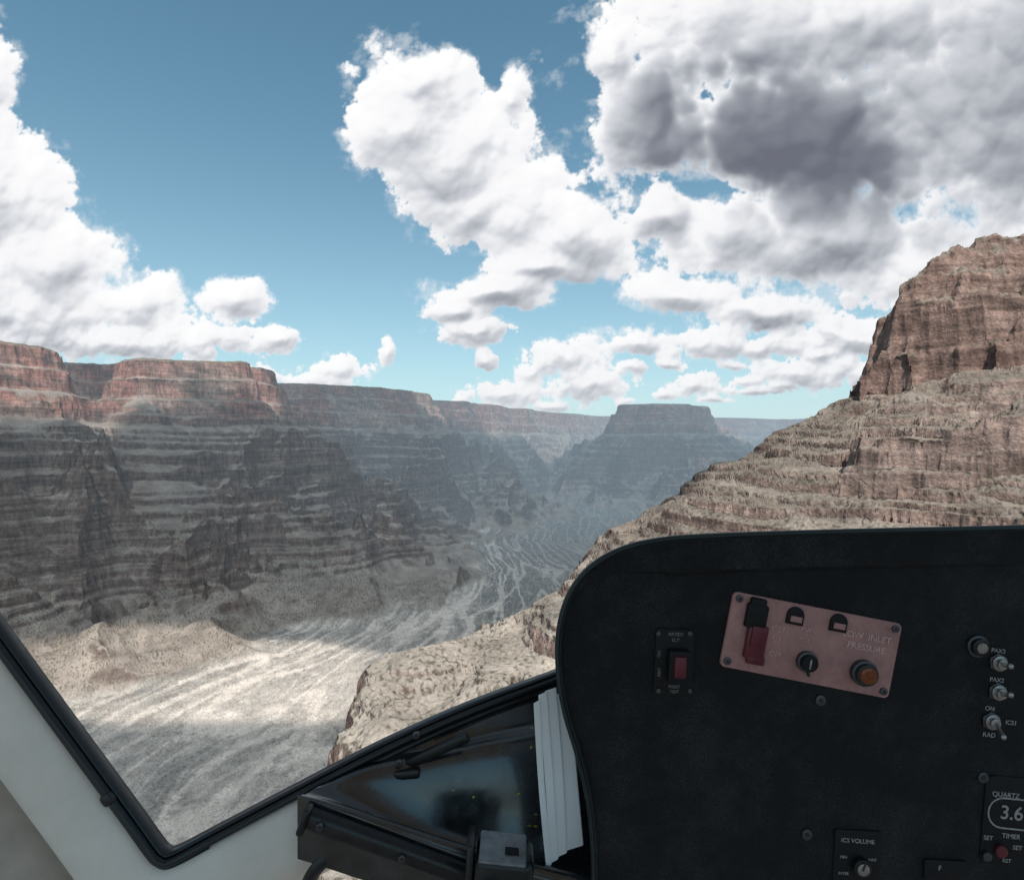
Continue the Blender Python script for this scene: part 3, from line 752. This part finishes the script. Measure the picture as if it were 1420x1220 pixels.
    sweep(g,sub,sprof(.010,.021,-.006,.03,.004),trim); sweep(g,sub,sprof(.022,.027,-.001,.03,.002),blkmet)
    g.obj("window_ledge",heli,smooth=50)
    xs_=[-.300,-.262,-.16,-.06,.06,.22]
    z0=[-.500,-.512,-.546,-.580,-.612,-.65]
    zb=[-.514,-.486,-.464,-.440,-.415,-.38]
    yb=[.920,.953,.982,1.018,1.05,1.10]
    xb=[-.272,-.204,-.12,-.03,.075,.22]
    wid=[.1,.3,.75,1.,1.,1.]
    prf=[(0,-.085,0),(0,-.014,0),(.015,-.003,0),(.05,.003,0),(.10,.002,0),(.16,-.010,0),(.23,-.032,0),(.33,-.042,.02),(.43,-.040,.07),(.53,-.028,.19),(.62,-.010,.38),(.70,0,.55),(.77,0,.66),(.83,0,.70),(.89,0,.75),(.95,0,.87),(1,0,1)]
    C=[]
    for f_,dz,wv in prf:
        row=[]
        for i in range(6):
            x=xs_[i]+(xb[i]-xs_[i])*f_; y=.857+(yb[i]-.857)*f_
            z=(z0[i]+dz*wid[i])*(1-wv)+zb[i]*wv
            if dz==-.085: z=z0[i]-.085
            row.append((x,y,z))
        C.append(row)
    rows=[catmull(r,12) for r in C]
    cols=list(zip(*rows)); cols=[catmull(list(c),6) for c in cols]
    g=G(); g.grid(cols,gloss); g.obj("storage_tray",heli,smooth=180,label="glossy black moulded plastic tray")
    g=G(); rr_=random.Random(5)
    for k in range(16):
        ci=rr_.choice([30,34,38,40,42,44,45,46,47]); ri=rr_.randint(36,80)
        p=cols[ci][ri]; sx=.0015+.003*rr_.random(); sz=.001+.002*rr_.random(); a0=rr_.random()*3
        vs=[p+Vector((math.cos(a0+a)*sx*(.6+.6*rr_.random()),-.0012,math.sin(a0+a)*sz*(.6+.6*rr_.random())+.0012)) for a in (0,1.2,2.3,3.4,4.6)]
        g.add(vs,[[0,1,2,3,4]],fleck)  # coloured chips stand in for reflections on the tray
    g.obj("reflection_flecks",None,label="tiny yellow-green chips standing in for reflections in the black tray",cat="reflection",kind="stuff")
    ra=math.atan2(.085,.23)
    g=G(); g.box((-.165,.850,-.566),(.266,.022,.030),blkmet,ra,.011,seg=5); g.box((-.285,.848,-.522),(.010,.034,.036),blkmet,ra,.004)
    rail=g.obj("tray_rail",heli)
    for x,z,y in [(-.262,-.5265,.836),(-.150,-.570,.836)]:
        g=G(); g.cyl((x,y,z),.0055,.006,dsteel,seg=6,bev=.0008); g.cyl((x,y-.0035,z),.003,.002,black,seg=6); g.obj("bolt",rail)
    g=G(); g.box((-.115,.945,-.478),(.105,.012,.016),blkmet,-R(24),.004); g.box((-.160,.935,-.508),(.040,.016,.014),blkmet,-R(5),.004)
    br=g.obj("hinge_bracket",heli)
    for x,y,z in [(-.170,.925,-.487),(-.146,.935,-.450)]:
        g=G(); g.cyl((x,y,z),.0055,.005,dsteel,seg=24,bev=.001); g.cyl((x,y-.003,z),.003,.002,black,seg=6); g.obj("bolt",br)
    g=G(); g.box((-.012,.815,-.577),(.076,.060,.070),blkmet,R(6),.009,seg=3); g.box((-.012,.808,-.538),(.062,.048,.006),brushed,R(6),.003,rx=R(14))
    g.box((-.056,.822,-.570),(.010,.05,.080),trim,R(3),.003)
    g.box((.000,.800,-.5360),(.018,.010,.003),dark,R(6),.001,rx=R(14)); g.box((-.03,.78,-.58),(.02,.012,.03),blkmet,R(6),.003)
    g.obj("latch_box",heli,label="black metal latch box with grey slotted top")
    g=G(); hp=catmull([(-.30,.86,-.68),(-.285,.86,-.62),(-.262,.86,-.588),(-.23,.87,-.575),(-.2,.88,-.575)],8); rows=[]
    for p in hp: rows.append([p+Vector((.010*math.cos(a),0,.010*math.sin(a)))+Vector((0,.006*math.sin(a+1),0)) for a in [2*math.pi*i/12 for i in range(12)]])
    g.grid(rows,trim,close=True); g.obj("rubber_hose",heli,smooth=80)
    rows=[]
    for i in range(13):
        x=-1.2+2.4*i/12; z=.56-.08*(x/1.2)**4
        rows.append([(x,y,z+(-.02 if y>.5 else 0)) for y in (-1.2,-.8,0,.4,.60)])
    rows2=[[(x,y,z+.04) for x,y,z in r] for r in rows]
    g=G(); g.grid(rows,white); g.grid(rows2,white)
    for r,q in ((rows[0],rows2[0]),(rows[-1],rows2[-1]),([r[-1] for r in rows],[r[-1] for r in rows2]),([r[0] for r in rows],[r[0] for r in rows2])): g.grid([r,q],white)
    g.obj("cabin_roof",heli,smooth=60)
    def sheet(tl,tr,bl,brr,y0,y1,bow,lab):
        g=G(); rows=[]
        for i in range(13):
            t=i/12; a=Vector((tl[0],0,tl[1])).lerp(Vector((bl[0],0,bl[1])),t); b=Vector((tr[0],0,tr[1])).lerp(Vector((brr[0],0,brr[1])),t)
            o_=bow*math.sin(math.pi*t)
            rows.append([Vector((a.lerp(b,j/6).x+o_,y0+(y1-y0)*t+.003*j/6,a.lerp(b,j/6).z)) for j in range(7)])
        back=[[p+Vector((.0010,.0020,0)) for p in r] for r in rows]
        g.grid(rows,paper); g.grid(back,paper)
        g.grid([[r[0] for r in rows],[r[0] for r in back]],paper); g.grid([rows[0],back[0]],paper)
        o=g.obj("folded_paper",None,smooth=30,label=lab,cat="paper"); o["group"]="papers stuck in the tray"
    sheet((.031,-.378),(.040,-.374),(.049,-.612),(.056,-.609),.880,.876,-.002,"narrow white folded paper leaning in the tray")
    sheet((.038,-.369),(.050,-.365),(.055,-.609),(.066,-.605),.886,.882,.001,"narrow white sheet behind the front one")
    sheet((.048,-.366),(.064,-.362),(.063,-.605),(.079,-.600),.893,.888,.002,"white folded paper standing behind another sheet")
    sheet((.062,-.374),(.084,-.372),(.076,-.601),(.104,-.594),.900,.896,.0,"wider white paper sheet tucked against the panel")

# ------------------------------------------------------------------ unseen cloud layer added to shade the canyon, gaps placed for sunlit patches
def build_shade_cloud():
    n=190
    xs=np.linspace(-5200,4800,n); ys=np.linspace(-4200,5100,n)
    X,Y=np.meshgrid(xs,ys,indexing='ij')
    f=.68+.34*fbm(X,Y,1300,4,200)+.10*fbm(X,Y,300,2,205)
    for cx,cy,rx,ry,a in [(-353,-900,500,270,1.9),(-1720,560,270,240,1.3),(-1450,1010,170,180,1.1),(-1080,1330,200,180,1.2),(-1950,250,220,190,.9),(1000,-1750,680,640,1.9),(380,-1950,260,280,1.2),(-280,3250,260,200,1.2),(-150,-1500,300,250,-.6),(-700,-1900,600,400,-.6),(1200,1870,600,400,-.6),(200,1500,500,500,-.5),(560,-1830,150,120,-1.8),(800,-1400,170,130,-1.2)]:
        f-=a*np.exp(-((X-cx)/rx)**2-((Y-cy)/ry)**2)
    e=np.minimum(np.minimum(X+5200,4800-X),np.minimum(Y+4200,5100-Y)); f-=.6*np.exp(-e/400)
    thick=np.clip(f-.15,0,1)
    Zb=4000-60*thick-40*fbm(X,Y,500,2,210)*thick
    keep=f>.15
    dens=.76*sstep(.15,.50,f)
    m,t,out=newmat("shade_cloud")
    df=t.node('ShaderNodeBsdfDiffuse'); df.inputs[0].default_value=(.85,.87,.9,1)
    tr=t.node('ShaderNodeBsdfTransparent'); mx=t.node('ShaderNodeMixShader')
    an=t.node('ShaderNodeAttribute',attribute_name="cloud_cover")
    t.l.new(an.outputs['Fac'],mx.inputs[0]); t.l.new(tr.outputs[0],mx.inputs[1]); t.l.new(df.outputs[0],mx.inputs[2]); t.l.new(mx.outputs[0],out.inputs[0])
    kk=keep[:-1,:-1]&keep[1:,:-1]&keep[1:,1:]&keep[:-1,1:]
    I,J=np.nonzero(kk)
    q=np.stack([I*n+J,I*n+J+1,(I+1)*n+J+1,(I+1)*n+J],-1)
    used=np.unique(q); remap=-np.ones(n*n,int); remap[used]=np.arange(len(used)); q=remap[q]
    co=np.stack([X,Y,Zb],-1).reshape(-1,3)[used]
    me=bpy.data.meshes.new("shade_cloud_layer"); me.from_pydata(co.tolist(),[],q.tolist()); me.materials.append(m)
    a_=me.attributes.new("cloud_cover",'FLOAT','POINT'); a_.data.foreach_set("value",dens.ravel()[used].astype(np.float32))
    o=bpy.data.objects.new("shade_cloud_layer",me); COL.objects.link(o)
    o["kind"]="structure"; o["label"]="unseen broken cloud layer added high above to shade the canyon"

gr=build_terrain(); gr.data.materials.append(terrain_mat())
build_world()
build_sky_clouds()
build_cabin()
build_shade_cloud()

L=bpy.data.lights.new("sun",'SUN'); L.energy=4.3; L.angle=math.radians(.5); L.color=(1,.95,.88)
so=bpy.data.objects.new("sun",L); COL.objects.link(so); so.rotation_euler=SUN.to_track_quat('Z','Y').to_euler(); so.location=(0,-5,20)
cam=bpy.data.cameras.new("camera"); cam.lens=36*850/1420; cam.sensor_width=36; cam.clip_start=.02; cam.clip_end=60000
co=bpy.data.objects.new("camera",cam); COL.objects.link(co); co.rotation_euler=(math.pi/2,0,0)
scene.camera=co
scene.view_settings.view_transform='Standard'; scene.view_settings.look='None'; scene.view_settings.exposure=0
